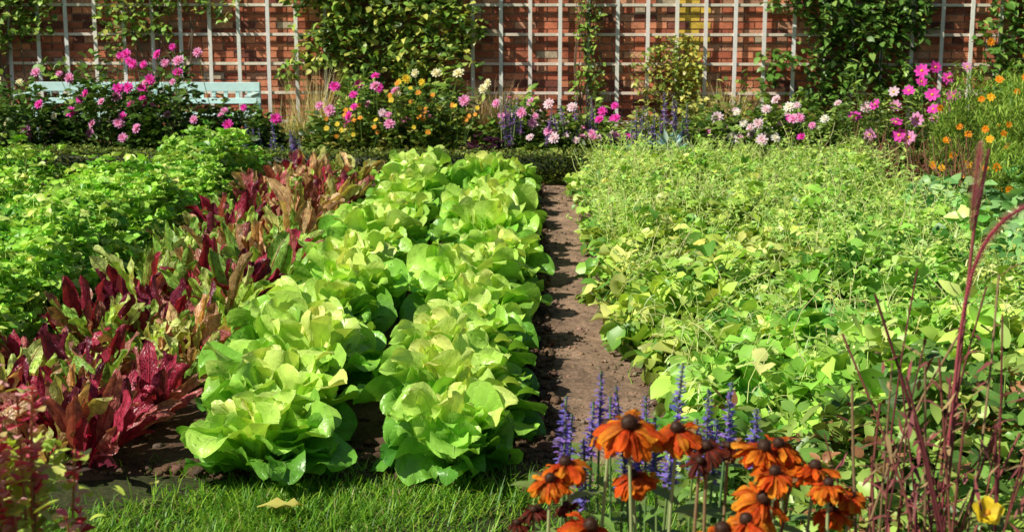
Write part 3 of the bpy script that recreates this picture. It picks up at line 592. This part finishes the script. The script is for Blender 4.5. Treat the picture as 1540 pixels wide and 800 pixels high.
# purple fountain grass
M=MB();n=48
b=np.stack([.72+rng.normal(0,.06,n),2.6+rng.normal(0,.08,n),np.zeros(n)],-1)
tp=b+np.stack([rng.normal(-.01,.11,n),rng.normal(0,.08,n),U(.6,1.16,n)],-1)
stems(M,b,tp,U(.002,.0042,(n,1)),pick([(.16,.035,.04),(.24,.08,.06),(.30,.2,.1)],[3,3,1],n),.05,k=8,sides=5,mat=0)
for j in range(10):
    t=U(.5,1,(n,1));leaves(M,b*(1-t)+tp*t,U(0,6.28,n),U(.02,.08,n),U(.0025,.006,n),U(.2,1.3,n),U(-.5,1.2,n),pick([(.26,.07,.07),(.38,.26,.12)],[3,1],n),'lan',0,nt=3,ns=2)
def plume(M,pts,r,col):
    from numpy import interp
    pts=np.array(pts,float);k=60;s=np.linspace(0,1,len(pts));t=np.linspace(0,1,k)
    C=np.stack([interp(t,s,pts[:,i]) for i in range(3)],-1);m=k*40;i=np.repeat(np.arange(k),40)
    rr=r*np.sin(np.pi*(t*.9+.06))**.6
    d=rng.normal(0,1,(m,3));T=np.gradient(C,axis=0)[i];T/=np.linalg.norm(T,axis=1,keepdims=True)
    d-=T*(d*T).sum(1,keepdims=True);d/=np.linalg.norm(d,axis=1,keepdims=True);d=d+T*1.3
    leaves(M,C[i],np.zeros(m),rr[i]*U(1.,1.9,m),np.full(m,.0015),1.57,1.57,cv(col,m,.35),'lan',0,nt=2,ns=2,R=frame(d),mat=1)
tubes(M,[[(.74,2.6,0),(.75,2.6,.6),(.765,2.6,1.1),(.772,2.6,1.25),(.79,2.6,1.40)]],np.full((1,5),.0032),(.3,.08,.08))
plume(M,[(.766,2.6,1.25),(.768,2.6,1.32),(.773,2.6,1.41)],.021,(.74,.30,.38))
a=[(.74,2.6,0),(.745,2.6,.7),(.752,2.58,1.05),(.757,2.575,1.12),(.765,2.57,1.18),(.776,2.565,1.22),(.79,2.56,1.25),(.813,2.555,1.28),(.84,2.55,1.30),(.90,2.54,1.32)]
tubes(M,[a],np.full((1,10),.0032),(.4,.08,.1));plume(M,a[2:],.014,(.70,.18,.28))
M.build('fountain_grass',[M_stem,M_petal])
# yellow flower, bottom right
M=MB();flowers(M,[[.80,2.5,.745]],(-.1,-.8,.7),.030,(.88,.68,.03),lay=((.25,1,5),(.4,.85,5)),pw=.42,center=(.8,.4,.02),nt=5,ns=5)
stems(M,[.8,2.56,0],[[.80,2.505,.742]],np.full((1,1),.003),(.2,.3,.08),.02,mat=1);n=160
leaves(M,np.stack([.85+rng.normal(0,.1,n),2.6+rng.normal(0,.08,n),U(.1,.74,n)],-1),U(0,6.28,n),U(.04,.07,n),U(.012,.02,n),U(0,.9,n),U(-.7,.2,n),cv((.30,.42,.08),n,.5),'ov',.3,nt=5,ns=3)
M.build('yellow_cinquefoil_plant',[M_leaf,M_stem,M_petal])
# left foreground flowering plant
M=MB();n=40;P=np.stack([-.98+rng.normal(0,.05,n),2.35+rng.normal(0,.08,n),U(.76,1.04,n)],-1)
stems(M,P*np.array([1,1,0])+np.array([.0,0,0]),P,np.full((n,1),.0035),cv((.5,.25,.12),n),.02,k=7,mat=1)
for j in range(26):
    pp=P-np.array([0,0,1])*U(0,.17,(n,1));leaves(M,pp,U(0,6.28,n),U(.015,.032,n),U(.008,.014,n),U(.2,1.2,n),U(-.5,.8,n),pick([(.88,.18,.26),(.92,.52,.50),(.75,.08,.14),(.7,.6,.25)],[3,3,1.5,1.2],n),'petal',.3,nt=4,ns=3,mat=2)
n=1500;q=np.stack([-1.02+rng.normal(0,.07,n),2.4+rng.normal(0,.12,n),.84*rng.random(n)**.6],-1)
leaves(M,q,U(0,6.28,n),U(.03,.06,n),U(.008,.016,n),U(.3,1.2,n),U(-.6,.6,n),pick([(.62,.76,.12),(.42,.60,.1),(.78,.80,.22)],[2,2,1],n),'lan',.3,nt=5,ns=3)
M.build('snapdragon_plant',[M_leaf,M_stem,M_petal])

# ---------------------------------------------------------------- light, sky, camera
sd=Vector((-.60,-.37,.71)).normalized()
w=bpy.data.worlds.new('World');scene.world=w;w.use_nodes=True;t=w.node_tree;t.nodes.clear()
sk=t.nodes.new('ShaderNodeTexSky');sk.sky_type='NISHITA';sk.sun_disc=False;sk.sun_elevation=math.asin(sd.z);sk.sun_rotation=math.atan2(sd.x,sd.y)
bg=t.nodes.new('ShaderNodeBackground');bg.inputs[1].default_value=.05;o=t.nodes.new('ShaderNodeOutputWorld');t.links.new(sk.outputs[0],bg.inputs[0]);t.links.new(bg.outputs[0],o.inputs[0])
L=bpy.data.lights.new('sun','SUN');L.energy=5;L.angle=rad(.5);L.color=(1,.945,.80);lo=bpy.data.objects.new('sun',L);scene.collection.objects.link(lo);lo.rotation_euler=sd.to_track_quat('Z','Y').to_euler();lo.location=(-5,-5,10)
c=bpy.data.cameras.new('camera');co=bpy.data.objects.new('camera',c);scene.collection.objects.link(co);co.location=(0,0,1.7);co.rotation_euler=(rad(90-11.3),0,rad(1.6))
c.lens=50.3;c.sensor_width=36;c.clip_end=500;c.dof.use_dof=True;c.dof.focus_distance=5.8;c.dof.aperture_fstop=8
scene.camera=co
print('objects',len(bpy.data.objects),'verts',sum(len(m.vertices) for m in bpy.data.meshes))
